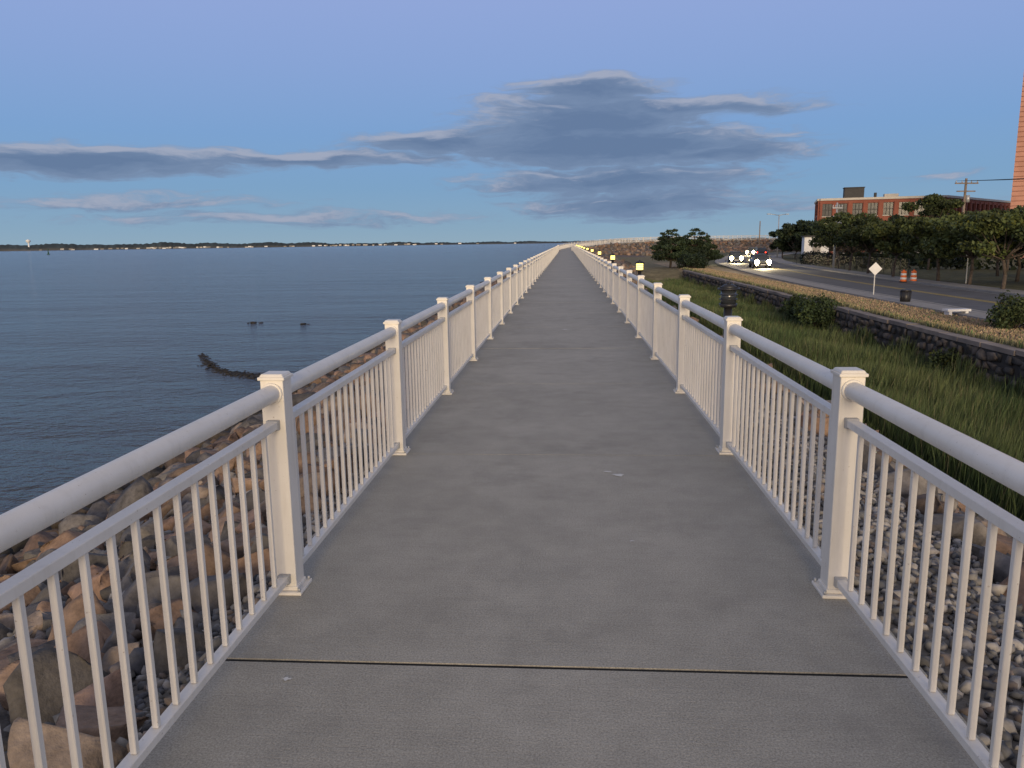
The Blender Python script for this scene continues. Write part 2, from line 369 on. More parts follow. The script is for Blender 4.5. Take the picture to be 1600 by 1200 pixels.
g2=blades(9000,lambda n:12.0+abs(rng.normal(0,.18,n)),lambda n:12+70*rng.uniform(0,1,n)**1.4,lambda x,y:np.full(len(x),LZ),.08,.30,.03,lambda x,y,n: tc(x,y,n)*np.array((.6,.75,.6)))
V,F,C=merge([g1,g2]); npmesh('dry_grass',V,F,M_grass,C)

# ------------------------------------------------------------ stone retaining wall
b=B(); b.beam((11.80,-20,-2.2),(11.80,79,-2.2),.26,1.52)
y=-20.
while y<79:
    L_=random.uniform(1.2,2.4); y2=min(79,y+L_-.02); b.beam((11.86+random.uniform(-.03,.03),y,-1.37+random.uniform(-.02,.02)),(11.86+random.uniform(-.03,.03),y2,-1.37+random.uniform(-.02,.02)),.46,.13,1); y+=L_
e=b.split('stone_retaining_wall',[('core',simple('wall_mortar',(.05,.046,.04),.95)),('coping',simple('coping_granite',(.24,.20,.165),.9,0,.3,1.2,.5,.01))])
L=[]
for r_ in range(5):
    y=np.arange(0,79,.42)+rng.uniform(-.1,.1,len(np.arange(0,79,.42)))+.21*(r_%2); n=len(y)
    pos=np.stack([np.full(n,11.67)+rng.uniform(-.02,.03,n),y,np.full(n,-2.78+r_*.29)+rng.uniform(-.05,.05,n)],1)
    sc=np.stack([rng.uniform(.09,.13,n),rng.uniform(.17,.30,n),rng.uniform(.12,.19,n)],1)
    c=np.array([(.09,.08,.07),(.13,.11,.09),(.06,.056,.05),(.16,.13,.10),(.10,.085,.075)])[rng.integers(0,5,n)]
    which=rng.integers(0,len(v2),n)
    for k in range(n):
        v,f=v2[which[k]]; L.append((v*sc[k]+pos[k],f,np.repeat(c[k][None],len(v),0)))
V,F,C=merge(L); npmesh('facing_stones',V,F,M_stonew,C,parent=e)

# ------------------------------------------------------------ road, sidewalks
rc=[(19.6,-60),(19.6,-40),(19.6,10),(19.6,35),(20.2,60),(22.3,88),(24.8,108),(30,130),(37,152),(50,172),(80,184),(150,188),(260,188)]
rp=[]
for i in range(1,len(rc)-2):
    p0,p1,p2,p3=[np.array(c,float) for c in rc[i-1:i+3]]; n=max(4,int(np.linalg.norm(p2-p1)/3))
    for k in range(n):
        t=k/n; rp.append(.5*((2*p1)+(-p0+p2)*t+(2*p0-5*p1+4*p2-p3)*t*t+(-p0+3*p1-3*p2+p3)*t**3))
rp=np.array(rp); rt=np.gradient(rp,axis=0); rt/=np.linalg.norm(rt,axis=1)[:,None]; rn=np.stack([rt[:,1],-rt[:,0]],1)
def strip(name,o0,o1,z,mat,thick=0,parent=None):
    n=len(rp); b=B(); a=rp+rn*o0;c=rp+rn*o1
    for k in range(n-1):
        if thick: b.hexa([(*a[k],z-thick),(*c[k],z-thick),(*c[k+1],z-thick),(*a[k+1],z-thick),(*a[k],z),(*c[k],z),(*c[k+1],z),(*a[k+1],z)])
        else: b.poly([(*a[k],z),(*c[k],z),(*c[k+1],z),(*a[k+1],z)])
    return b.make(name,[mat],parent=parent)
strip('road',-3.15,3.15,LZ+.012,M_asph)
ml=link(bpy.data.objects.new('road_markings',None))
strip('centre_line_a',-.18,-.07,LZ+.018,M_yel,parent=ml); strip('centre_line_b',.07,.18,LZ+.018,M_yel,parent=ml)
strip('edge_line',-2.95,-2.86,LZ+.018,M_wht,parent=ml); strip('edge_line_far',2.86,2.95,LZ+.018,M_wht,parent=ml)
strip('kerb',-3.33,-3.15,LZ+.12,M_side,.2); strip('kerb',3.15,3.33,LZ+.12,M_side,.2)
strip('sidewalk',-4.5,-3.33,LZ+.10,M_side,.2); strip('sidewalk',3.33,4.9,LZ+.10,M_side,.2)

# ------------------------------------------------------------ vegetation
def leaves(blobs,n,size,colr,elong=1.0,shell=.55):
    bl=np.array(blobs); vol=bl[:,3]*bl[:,4]*bl[:,5]; w=vol**.75; which=rng.choice(len(bl),n,p=w/w.sum()); q=bl[which]
    d=rng.normal(size=(n,3)); d/=np.linalg.norm(d,axis=1)[:,None]; r=rng.uniform(shell**3,1,n)**(1/3)*rng.choice([.9,1,1.12],n)
    P=q[:,:3]+d*q[:,3:6]*r[:,None]
    a=rng.normal(size=(n,3)); a/=np.linalg.norm(a,axis=1)[:,None]; t=np.cross(a,rng.normal(size=(n,3))); t/=np.linalg.norm(t,axis=1)[:,None]
    s=size*rng.uniform(.6,1.4,n)[:,None]; a=a*s*elong; t=t*s*.6
    V=np.stack([P-a,P+t,P+a,P-t],1).reshape(-1,3); F=np.arange(4*n).reshape(-1,4)
    cb=rng.uniform(.6,1.4,len(bl))[which]; c=np.array(colr)*(cb*rng.uniform(.65,1.35,n))[:,None]
    yl=rng.uniform(size=n)<.10; c[yl]*=np.array((1.5,1.25,.8))
    return V,F,np.repeat(c,4,axis=0)
def tree(name,x,y,h,cr,th,nb=16,nl=5000,ls=.13,colr=(.075,.10,.03),flat=.6,seed=0,z0=LZ,stem=.1):
    random.seed(seed+100); e=link(bpy.data.objects.new(name,None)); b=B()
    top=Vector((x+random.uniform(-.2,.2),y+random.uniform(-.2,.2),z0+th)); mid=Vector((x+random.uniform(-.1,.1),y,z0+th*.5))
    b.cyl((x,y,z0-.15),mid,stem*1.25,stem,8); b.cyl(mid,top,stem,stem*.8,8)
    cz=z0+(th*.85+h)/2; hh=(h-th*.85)/2; bl=[]
    for k in range(nb):
        a=k*2.399+random.uniform(-.4,.4); rr=math.sqrt((k+.5)/nb)*cr*.85; zz=cz+random.uniform(-.75,.8)*hh*(1-.45*(rr/cr)**2)
        c=Vector((x+math.cos(a)*rr,y+math.sin(a)*rr,zz)); s=cr*random.uniform(.20,.38)
        bl.append((c.x,c.y,c.z,s,s,s*flat)); j=top.lerp(c,.5)+Vector((0,0,-.1*hh))
        b.cyl(top-Vector((0,0,random.uniform(0,.3)*th*.3)),j,stem*.5,stem*.3,5); b.cyl(j,c,stem*.3,stem*.1,5)
    b.make('trunk',[M_bark],parent=e)
    V,F,C=leaves(bl,nl,ls,colr); npmesh('foliage',V,F,M_leaf,C,parent=e); return e
G1=(.064,.082,.026);G2=(.044,.060,.022);GD=(.022,.035,.018)
for i,(x,y,h,cr,th,g) in enumerate([(24.3,45.0,4.7,2.6,1.8,G1),(25.2,50.5,4.7,2.6,1.8,G1),(25.4,55,4.6,2.5,1.7,G1),(24.6,60.5,4.9,2.4,1.8,G1),(25.0,66.5,5.0,2.5,1.9,G2),(25.8,73,5.4,2.6,1.8,G2),(33,62,5.3,3.0,2.0,G2),(30,54,5.0,2.8,2.0,G2),(33.6,75,7.0,2.4,2.5,G2),(38,70,5.4,3.2,2.2,GD),(33.5,52,5.0,3.0,2.0,GD),
    (29.5,88,5.2,2.5,1.6,G2),(28,40.5,4.6,2.6,1.9,G1),(27.5,81,5.6,2.3,1.8,G2)]):
    tree('deciduous_tree',x,y,h,cr,th,26,7000,.12,g,.55,i)
for i,(x,y,h,cr) in enumerate([(35.5,124,6.4,2.6),(37.5,120,6.8,3.0),(34.6,128,5.2,2.4),(41,118,5.5,3.2),(45,112,6,3.4),(50,108,6,3.6)]):
    tree('broadleaf_tree',x,y,h,cr,1.0,18,4200,.2,GD,.8,40+i)
def pine(x,y,h,cr,seed):
    random.seed(seed); e=link(bpy.data.objects.new('pine_tree',None)); b=B(); bl=[]
    b.cyl((x,y,LZ-.1),(x+.15,y,LZ+h*.95),.14,.04,8)
    nl=7
    for k in range(nl):
        f=k/(nl-1); z=LZ+h*(.28+.68*f); r=cr*(1-.72*f)
        for j in range(6 if k<5 else 3):
            a=j*1.05+k*.7+random.uniform(-.3,.3); rr=r*random.uniform(.45,.95); c=(x+math.cos(a)*rr,y+math.sin(a)*rr,z+random.uniform(-.15,.25)); s=r*random.uniform(.22,.36)+.12
            bl.append((*c,s,s,s*.38)); b.cyl((x+.1,y,z-.25),c,.045,.02,5)
    b.make('trunk',[M_bark],parent=e); V,F,C=leaves(bl,7500,.10,(.026,.042,.020),1.6,.3); npmesh('foliage',V,F,M_leaf,C,parent=e)
pine(11.6,88,4.3,2.6,1); pine(14.4,90,4.2,2.7,2); pine(16.2,93,3.4,1.8,5)
def bush(name,x,y,z,rx,ry,rz,nl,ls,colr,seed,nb=12):
    random.seed(seed); bl=[]; b=B(); e=link(bpy.data.objects.new(name,None))
    for k in range(nb):
        a=k*2.4; rr=math.sqrt((k+.5)/nb)*.7; c=(x+math.cos(a)*rr*rx,y+math.sin(a)*rr*ry,z+rz*random.uniform(.3,.75)*(1.2-rr*.6)); bl.append((*c,rx*.38,ry*.38,rz*.33)); b.cyl((x,y,z-.1),c,.03,.01,5)
    b.make('stems',[M_bark],parent=e); V,F,C=leaves(bl,nl,ls,colr,1,.3); npmesh('foliage',V,F,M_leaf,C,parent=e)
bush('shrub',13.4,84,LZ,1.9,1.3,1.8,4200,.10,(.018,.030,.017),3)
bush('shrub',14.6,26.2,LZ,.85,.8,1.25,3800,.05,(.050,.070,.027),4,16)
bush('shrub',11.3,35.5,-2.3,1.1,1.6,1.35,4200,.06,(.038,.058,.022),5,16)
bush('shrub',11.35,38.5,-2.2,.8,1.3,1.1,2400,.07,(.04,.06,.022),6)
bush('shrub',11.45,23.8,-2.6,.5,.7,1.1,1800,.05,(.05,.07,.027),7)
bush('shrub',21,112,LZ,1.0,1.0,1.2,1500,.12,(.035,.048,.027),8) if False else None
bush('shrub',19.5,128,LZ,2.2,1.6,1.5,2500,.14,(.035,.048,.027),9)
bush('shrub',16.5,118,LZ,2.0,1.2,1.0,2000,.13,(.05,.05,.027),12)
bl=[(27.5+k*.55,92-k*.35,LZ+.75+.1*math.sin(k),.6,.6,.75) for k in range(26)]
V,F,C=leaves(bl,16000,.10,(.016,.026,.014),1,.4); npmesh('hedge',V,F,M_leaf,C)
bl=[(30+k*1.4+random.uniform(-1,1),48+k*1.0+random.uniform(-2,2),LZ+.8,1.4,1.4,random.uniform(.8,1.5)) for k in range(22)]
V,F,C=leaves(bl,22000,.13,(.032,.045,.019),1,.4); npmesh('background_shrubs',V,F,M_leaf,C)
bl=[(64+k*3+random.uniform(-1,1),96+random.uniform(-6,6)+k*.5,LZ+random.uniform(1.5,3.5),3,3,3) for k in range(22)]+[(30+k*2.,80-k*1.5,LZ+.9,1.6,1.2,1.2) for k in range(8)]
V,F,C=leaves(bl,26000,.24,(.03,.042,.02),1,.4); npmesh('background_trees',V,F,M_leaf,C)

# ------------------------------------------------------------ buildings
def facade(b,p0,p1,z0,z1,cols,rows,fw=.6,fh=.62,wall=0,glass=1,trim=2,dep=.3,bars=True):
    p0=Vector((*p0,0));p1=Vector((*p1,0)); L=(p1-p0).length; t=(p1-p0)/L; n=Vector((t.y,-t.x,0)); H=(z1-z0)/rows; W=L/cols
    def bx(a0,a1,h0,h1,o0,o1,m):
        P=[]
        for h in (h0,h1):
            for (a,o) in ((a0,o0),(a1,o0),(a1,o1),(a0,o1)): P.append(p0+t*a+n*o+Vector((0,0,h)))
        b.hexa([P[3],P[2],P[1],P[0],P[7],P[6],P[5],P[4]],m)
    ww=W*fw; wh=H*fh
    bx(0,L,z0,z1,-.15,-.05,glass)
    for c in range(cols+1):
        a0=max(0,c*W-(W-ww)/2); a1=min(L,c*W+(W-ww)/2); bx(a0,a1,z0,z1,-.04,dep,wall)
        if 0<c<cols: bx(c*W-.3,c*W+.3,z0,z1-.3,dep,dep+.12,wall)
    for c in range(cols):
        a0=c*W+(W-ww)/2; a1=a0+ww
        for r in range(rows):
            zb=z0+r*H; s0=zb+(H-wh)*.5; s1=s0+wh
            bx(a0,a1,zb,s0,-.04,dep-.02,wall); bx(a0,a1,s1,zb+H,-.04,dep-.02,wall); bx(a0-.05,a1+.05,s0-.12,s0,dep,dep+.08,trim)
            if bars:
                for k in (1,2): bx(a0+ww*k/3-.04,a0+ww*k/3+.04,s0,s1,-.04,.05,3)
                bx(a0,a1,(s0+s1)/2-.05,(s0+s1)/2+.05,-.04,.06,3)
    return n
A=(43.5,139);Cn=(62,134.5);Bq=(88,163); ZT=7.9
b=B(); facade(b,A,Cn,LZ,ZT,8,3,.66,.68); facade(b,Cn,Bq,LZ,ZT,15,3,.55,.62)
facade(b,(47,152),A,LZ,ZT,4,3,.5,.6)
P=[A,Cn,Bq,(70,185),(47,152)]
b.poly([(p[0],p[1],ZT+.02) for p in P],3)
for k in range(5):
    p,q=P[k],P[(k+1)%5]; b.beam((*p,ZT+.22),(*q,ZT+.22),.95,.36,2)
b.box((49.2,139.6,ZT+1.2),(3.1,2.4,1.7),-.24,3); b.box((49.2,139.6,ZT+2.15),(3.3,2.6,.12),-.24,3)
b.box((56,141,ZT+.75),(2.2,1.6,.7),-.24,2); b.cyl((53,140,ZT+.3),(53,140,ZT+1.3),.25,n=8,mat=3)
b.split('brick_mill_building',[('walls',M_brick),('windows',M_glass),('cornice',M_trim),('roof',M_roof)])
b=B(); O_=Vector((59.3,110,0)); rzT=-math.radians(31); ux=Vector((math.cos(rzT),math.sin(rzT),0)); uy=Vector((-math.sin(rzT),math.cos(rzT),0)); zt=25.2; w=24;d=20
def tb(x0,x1,y0,y1,z0,z1,m): b.box(O_+ux*((x0+x1)/2)+uy*((y0+y1)/2)+Vector((0,0,(z0+z1)/2)),(x1-x0,y1-y0,z1-z0),rzT,m)
nf=42
for k in range(nf):
    z0=LZ+(zt-LZ)*k/nf; z1=LZ+(zt-LZ)*(k+1)/nf-.10
    tb(0,w,0,d,z0,z1,0); tb(.06,w-.06,.06,d-.06,z1,z1+.10,1)
tb(-.2,w+.2,-.2,d+.2,zt,zt+.45,3)
for r in range(9):
    for c in range(5):
        zc=LZ+1.8+r*2.8; xc=4.5+c*4.4
        tb(xc-.85,xc+.85,-.05,.07,zc-.75,zc+.75,2); tb(xc-.95,xc+.95,-.16,.0,zc-.87,zc-.75,3); tb(xc-.03,xc+.03,-.09,-.05,zc-.75,zc+.75,3)
b.split('apartment_tower',[('walls',M_salmon),('joints',M_salmond),('windows',M_glass),('trim',M_trim)])
b=B(); b.box((35.0,113,LZ+1.6),(3.2,4,3.2),-.2,0); b.box((35.0,113,LZ+3.3),(3.5,4.3,.2),-.2,1); b.box((34.6,110.95,LZ+1.1),(1.0,.12,2.1),-.2,2); b.box((36,111.2,LZ+1.9),(.8,.12,.7),-.2,3)
b.split('white_shed',[('walls',M_white),('roof',M_roof),('door',M_side),('window',M_glass)])

# ------------------------------------------------------------ poles, lamps, signs
def pole(name,x,y,h,r=.13,arm=None,lamp=False,mat=M_wood):
    b=B(); b.cyl((x,y,LZ-.2),(x,y,LZ+h),r,r*.7,10)
    if arm:
        b.box((x,y-.15,LZ+h-.5),(arm,.1,.13),.2); b.box((x,y-.15,LZ+h-1.3),(arm*.8,.1,.12),.2)
        for k in (-.45,-.2,.2,.45): b.cyl((x+arm*k,y-.15+arm*k*.2,LZ+h-.45),(x+arm*k,y-.15+arm*k*.2,LZ+h-.22),.05,n=6,mat=1)
        b.cyl((x+.3,y,LZ+h-2.4),(x+.3,y,LZ+h-1.7),.2,n=10,mat=1)
    if lamp:
        b.cyl((x,y,LZ+h-.1),(x-1.5,y-.3,LZ+h+.15),.05,n=6,mat=1); b.box((x-1.7,y-.34,LZ+h+.12),(.6,.22,.13),.2,1)
        b.cyl((x,y,LZ+h-.1),(x+1.2,y+.3,LZ+h+.1),.05,n=6,mat=1); b.box((x+1.35,y+.3,LZ+h+.08),(.5,.22,.13),.2,1)
    return b.make(name,[mat,M_galv])
pole('street_light',33.8,128,6.8,.10,lamp=True,mat=M_galv); pole('utility_pole',34.5,143,6.2,.12)
pole('utility_pole',41.2,85,8.9,.16,arm=2.6); pole('utility_pole',26.2,78.5,6.4,.11,mat=M_galv,arm=1.0); pole('utility_pole',56,52,9.5,.16,arm=2.6)
b=B()
for k in (-1.1,-.4,.4,1.1):
    p=Vector((41.2+k,84.85+k*.2,LZ+8.65)); q=Vector((56+k,51.85+k*.2,LZ+9.25)); last=p
    for i in range(1,13):
        f=i/12; c=p.lerp(q,f)-Vector((0,0,.7*4*f*(1-f))); b.cyl(last,c,.018,n=4,caps=False); last=c
b.make('overhead_wires',[M_black])
b=B(); b.cyl((30.5,45,LZ),(34.2,48,LZ+6),.03,n=5); b.make('guy_wire',[M_galv])
def bollard(x,y,lit):
    b=B(); z=-.25
    b.cyl((x,y,z-.1),(x,y,.90),.045,n=12); b.cyl((x,y,z-.02),(x,y,z+.06),.09,n=12)
    b.cyl((x,y,.90),(x,y,.94),.085,.10,n=20); b.cyl((x,y,.94),(x,y,1.09),.082,n=20,mat=1)
    for zz in (.985,1.035): b.cyl((x,y,zz),(x,y,zz+.008),.10,.10,n=20)
    b.cyl((x,y,1.09),(x,y,1.11),.118,n=20); b.cyl((x,y,1.11),(x,y,1.15),.105,.05,n=20); b.cyl((x,y,1.15),(x,y,1.17),.02,n=8)
    b.make('path_light',[M_black,M_lampon if lit else M_glass])
for k,y in enumerate([8.6,19,30,42,54,66,78,90,102,114,126,138]): bollard(1.77,y,k>0)
b=B(); x,y=16.0,41.6; z=LZ+.01
b.box((x,y,z+.72),(.045,.045,1.44),0,1)
c=Vector((x,y-.035,z+1.42)); R=.34; P=[(c.x+dx*R,c.y+o,c.z+dz*R) for o in(0,-.012) for dx,dz in ((0,-1),(1,0),(0,1),(-1,0))]
b.hexa([P[4],P[5],P[1],P[0],P[7],P[6],P[2],P[3]],0)
b.make('warning_sign',[M_white,M_galv,M_black])
b=B(); x,y=26,52.5; b.box((x,y,LZ+1.1),(.05,.05,2.2),0,1); b.box((x,y-.035,LZ+2.0),(.32,.015,.45),0,0); b.make('street_sign',[M_white,M_galv])
def drum(x,y):
    b=B(); z=LZ+.01
    b.cyl((x,y,z),(x,y,z+.07),.26,.24,16,2)
    hs=[.07,.2,.34,.48,.62,.76]; rs=[.21,.20,.19,.18,.17,.16]
    for k in range(5): b.cyl((x,y,z+hs[k]),(x,y,z+hs[k+1]),rs[k],rs[k+1],16,k%2)
    b.cyl((x,y,z+.76),(x,y,z+.84),.08,.06,10,0); b.make('traffic_drum',[M_orange,M_white,M_rub])
drum(22.75,54.2); drum(23.45,54.3)
b=B(); x,y=15.6,36.8; b.cyl((x,y,LZ),(x,y,LZ+.58),.19,.23,16); b.cyl((x,y,LZ+.58),(x,y,LZ+.66),.245,.20,16)
for k in range(12): b.cyl((x+.2*math.cos(k*.5236),y+.2*math.sin(k*.5236),LZ+.02),(x+.235*math.cos(k*.5236),y+.235*math.sin(k*.5236),LZ+.57),.014,n=4)
b.make('trash_can',[M_black])
b=B(); x,y=15.1,31.0; b.box((x,y,LZ+.22),(.95,.36,.08),.15); b.box((x-.33,y-.05,LZ+.08),(.12,.3,.2),.15); b.box((x+.33,y+.05,LZ+.08),(.12,.3,.2),.15); b.make('concrete_bench',[M_white])
b=B()
for k in range(9):
    x=25.6+k*1.5;y=42.5+k*.35; b.cyl((x,y,LZ),(x,y,LZ+1.0),.035,n=8)
    if k<8:
        for zz in (.5,.97): b.cyl((x,y,LZ+zz),(x+1.5,y+.35,LZ+zz),.028,n=8)
b.make('pipe_fence',[M_galv])
b=B()
for k in range(20):
    p=Vector((27.2,64+k*1.6,LZ)); q=Vector((27.2,64+(k+1)*1.6,LZ)); b.cyl(p,p+Vector((0,0,1.3)),.025,n=6)
    b.cyl(p+Vector((0,0,1.28)),q+Vector((0,0,1.28)),.016,n=6)
    for j in range(16):
        f=j/16; a=p.lerp(q,f); b.beam(a+Vector((0,0,.05)),a+Vector((0,.4,1.25)),.003,.003); b.beam(a+Vector((0,.4,.05)),a+Vector((0,0,1.25)),.003,.003)
b.make('chain_link_fence',[M_black])
# ------------------------------------------------------------ cars
def car(x,y,rz,paint):
    b=B(); co,si=math.cos(rz),math.sin(rz)
    def T(px,py,pz): return (x+px*co-py*si,y+px*si+py*co,LZ+.012+pz)
    st=[(-2.25,.70,.35,.62),(-2.1,.84,.25,.74),(-1.3,.90,.22,.86),(-.8,.91,.22,.92),(1.4,.91,.22,.96),(2.05,.86,.28,.92),(2.2,.74,.38,.80)]
    rings=[]
    for (yy_,w,z0,z1) in st:
        i=len(b.v); zm=(z0+z1)/2
        for px,pz in ((-w*.9,z0),(w*.9,z0),(w,zm),(w*.96,z1-.03),(w*.85,z1),(-w*.85,z1),(-w*.96,z1-.03),(-w,zm)): b.v.append(T(px,yy_,pz))
        rings.append(i)
    for a,c in zip(rings,rings[1:]):
        for k in range(8):
            k2=(k+1)%8; b.f.append((a+k,c+k,c+k2,a+k2)); b.m.append(0); b.s.append(True)
    b.f.append(tuple(rings[0]+k for k in range(8))); b.m.append(0); b.s.append(False)
    b.f.append(tuple(rings[-1]+k for k in reversed(range(8)))); b.m.append(0); b.s.append(False)
    b.hexa([T(-.78,-1.0,.90),T(.78,-1.0,.90),T(.78,1.75,.94),T(-.78,1.75,.94),T(-.60,-.25,1.40),T(.60,-.25,1.40),T(.60,1.15,1.40),T(-.60,1.15,1.40)],1)
    b.hexa([T(-.63,-.3,1.39),T(.63,-.3,1.39),T(.63,1.2,1.39),T(-.63,1.2,1.39),T(-.55,-.15,1.46),T(.55,-.15,1.46),T(.55,1.05,1.46),T(-.55,1.05,1.46)],0)
    for sx in (-1,1):
        b.beam(T(sx*.785,-1.0,.90),T(sx*.61,-.27,1.41),.06,.06,0); b.beam(T(sx*.785,1.75,.94),T(sx*.61,1.17,1.41),.09,.09,0); b.beam(T(sx*.79,.35,.93),T(sx*.62,.35,1.41),.06,.06,0)
        for wy in (-1.4,1.35):
            b.cyl(T(sx*.72,wy,.32),T(sx*.92,wy,.32),.33,n=20,mat=2); b.cyl(T(sx*.915,wy,.32),T(sx*.93,wy,.32),.2,n=14,mat=5)
        b.cyl(T(sx*.60,-2.12,.64),T(sx*.60,-2.28,.64),.24,.22,16,3)
        b.cyl(T(sx*.62,-2.2,.36),T(sx*.62,-2.27,.36),.08,.08,12,3)
        b.cyl(T(sx*.70,2.12,.72),T(sx*.70,2.23,.70),.11,.11,10,4)
        b.box(T(sx*.98,-.75,1.0),(.16,.1,.12),rz,0)
    b.box(T(0,-2.24,.48),(.7,.06,.16),rz,2); b.box(T(0,-2.27,.38),(.5,.03,.12),rz,5)
    o=b.make('car',[paint,M_glass,M_rub,M_head,M_tail,M_galv])
    ld=bpy.data.lights.new('headlight_beam','SPOT'); ld.energy=3000; ld.color=(1,.80,.45); ld.spot_size=math.radians(80); ld.spot_blend=.8; ld.shadow_soft_size=.2
    lo=link(bpy.data.objects.new('headlight_beam',ld)); lo.parent=o; p=Vector(T(0,-2.45,.65)); q=Vector(T(0,-7,.1)); lo.location=p; lo.rotation_euler=(q-p).to_track_quat('-Z','Y').to_euler()
cp1=simple('dark_car_paint',(.035,.04,.045),.3); cp2=simple('grey_car_paint',(.07,.075,.08),.3)
def heading(x,y):
    k=np.argmin(((rp-np.array((x,y)))**2).sum(1)); return math.atan2(rt[k][1],rt[k][0])-math.pi/2
def place(k_y,off,paint,rev=False):
    k=np.argmin(abs(rp[:,1]-k_y)+ (rp[:,0]>70)*99); p=rp[k]+rn[k]*off; car(float(p[0]),float(p[1]),heading(*p)+(math.pi if rev else 0),paint)
place(84,-1.3,cp2); place(104,-1.9,cp1); place(143,1.5,cp1,True); place(152,-1.5,cp2)

# ------------------------------------------------------------ distant shore
az=np.radians(np.linspace(-48,40,700)); R=3000.; n=len(az)
hh=7.5+4*np.abs(np.sin(az*23)*np.sin(az*57+1))+2.5*rng.uniform(size=n)+2*np.sin(az*9)
hh*=np.interp(np.degrees(az),[-48,-22,-6,-2.5,-1,40],[1.7,1.5,1.0,.8,.75,.7])
V=[];C=[]
for rr,f in ((R-40,0),(R-20,.5),(R,1.0),(R+60,.9)):
    for k in range(n):
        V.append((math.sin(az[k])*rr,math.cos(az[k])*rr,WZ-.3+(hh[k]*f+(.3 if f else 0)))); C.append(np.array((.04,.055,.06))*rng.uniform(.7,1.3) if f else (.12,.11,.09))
F=[(r*n+k,r*n+k+1,(r+1)*n+k+1,(r+1)*n+k) for r in range(3) for k in range(n-1)]
npmesh('distant_shore',V,F,M_far,np.array(C))
b=B()
for k in range(110):
    a=math.radians(random.choice([random.uniform(-38,-2),random.gauss(-28,3),random.gauss(-17,3),random.uniform(2,12)])); rr=R-60; x,y=math.sin(a)*rr,math.cos(a)*rr; w=random.uniform(6,13);h=random.uniform(2.5,4.5); z=WZ+random.uniform(0,2.5)
    b.box((x,y,z+h/2),(w,8,h),-a,random.choice([0,2,3,3])); b.beam((x-w/2*math.cos(a),y+w/2*math.sin(a),z+h+.9),(x+w/2*math.cos(a),y-w/2*math.sin(a),z+h+.9),5,1.8,1)
b.make('distant_houses',[M_white,M_roof,M_trim,M_side])
def at(azd,r): a=math.radians(azd); return math.sin(a)*r,math.cos(a)*r
x,y=at(-35.7,2990); b=B(); b.cyl((x,y,WZ),(x,y,22),3,2.2,16); b.cyl((x,y,22),(x,y,26),2.5,7,16); b.cyl((x,y,26),(x,y,31),7,7,16); b.cyl((x,y,31),(x,y,33),7,2,16); b.make('water_tower',[M_white])
x,y=at(10.0,1500); b=B(); b.cyl((x,y,WZ-1),(x,y,WZ+2),6,5,16,1); b.cyl((x,y,WZ+2),(x,y,11),2.4,1.7,16); b.cyl((x,y,11),(x,y,11.5),2.6,2.6,16,1); b.cyl((x,y,11.5),(x,y,13.5),1.2,1.2,12,1); b.cyl((x,y,13.5),(x,y,15),1.6,.1,12,1); b.make('lighthouse',[M_white,M_roof])
x,y=at(-34.7,800); b=B(); b.cyl((x,y,WZ-.5),(x,y,WZ+.6),1.3,1.3,14); b.cyl((x,y,WZ+.6),(x,y,WZ+4),.6,.25,8); b.box((x,y,WZ+4.3),(.7,.7,.7)); b.make('channel_buoy',[simple('buoy_green',(.03,.09,.05),.6)])
for (x,y,r) in ((.30,5.35,.022),(.37,5.27,.038),(-.02,14.5,.06),(-1.07,2.62,.014),(.36,4.05,.012)):
    b=B(); random.seed(int(x*1000)+5); k=14; b.poly([(x+math.cos(2*math.pi*i/k)*r*random.uniform(.4,1.3)*1.3,y+math.sin(2*math.pi*i/k)*r*random.uniform(.3,1.2),.0035) for i in range(k)]); b.make('bird_dropping',[M_drop])

# ------------------------------------------------------------ sky
w=bpy.data.worlds.new('World'); scene.world=w; w.use_nodes=True; nt=w.node_tree
for nd in list(nt.nodes): nt.nodes.remove(nd)
def MA(nt,op,a,b_=None,c=None,clamp=False):
    m=nt.nodes.new('ShaderNodeMath'); m.operation=op; m.use_clamp=clamp
    for i,v in enumerate((a,b_,c)):
        if v is None: continue
        if isinstance(v,(int,float)): m.inputs[i].default_value=v
        else: nt.links.new(v,m.inputs[i])
    return m.outputs[0]
def wnoise(t,a,e,sx,sy,det,ro,off=0):
    cb=t.nodes.new('ShaderNodeCombineXYZ'); t.links.new(MA(t,'MULTIPLY',a,sx),cb.inputs[0]); t.links.new(MA(t,'MULTIPLY',e,sy),cb.inputs[1]); cb.inputs[2].default_value=off
    n=t.nodes.new('ShaderNodeTexNoise'); n.inputs['Scale'].default_value=1; n.inputs['Detail'].default_value=det; n.inputs['Roughness'].default_value=ro; t.links.new(cb.outputs[0],n.inputs['Vector']); return n.outputs['Fac']
blobs=[(1,8.2,11,2.5,1.1),(2,10.4,6,1.1,.9),(8,8.9,10,1.0,.8),(3,6.6,15,1.6,1.2),(11,5.9,9,.9,.85),(3,4.3,13,1.5,.9),(6,2.6,12,1.4,.75),(-9,7.1,7,1.1,.9),(-19,5.9,13,.75,.85),(-33,5.5,12,1.3,1.0),(-44,5.8,9,1.6,1.0),(-31,2.9,12,.7,.40),(-20,1.9,16,.7,.38),(16,2.0,9,.4,.3),(24,3.9,3,.3,.2)]
g=bpy.data.node_groups.new('cloud_density','ShaderNodeTree')
for nm in ('az','el'): g.interface.new_socket(nm,in_out='INPUT',socket_type='NodeSocketFloat')
for nm in ('dens','core'): g.interface.new_socket(nm,in_out='OUTPUT',socket_type='NodeSocketFloat')
gi=g.nodes.new('NodeGroupInput'); go=g.nodes.new('NodeGroupOutput'); azw,elw=gi.outputs[0],gi.outputs[1]
cur=None
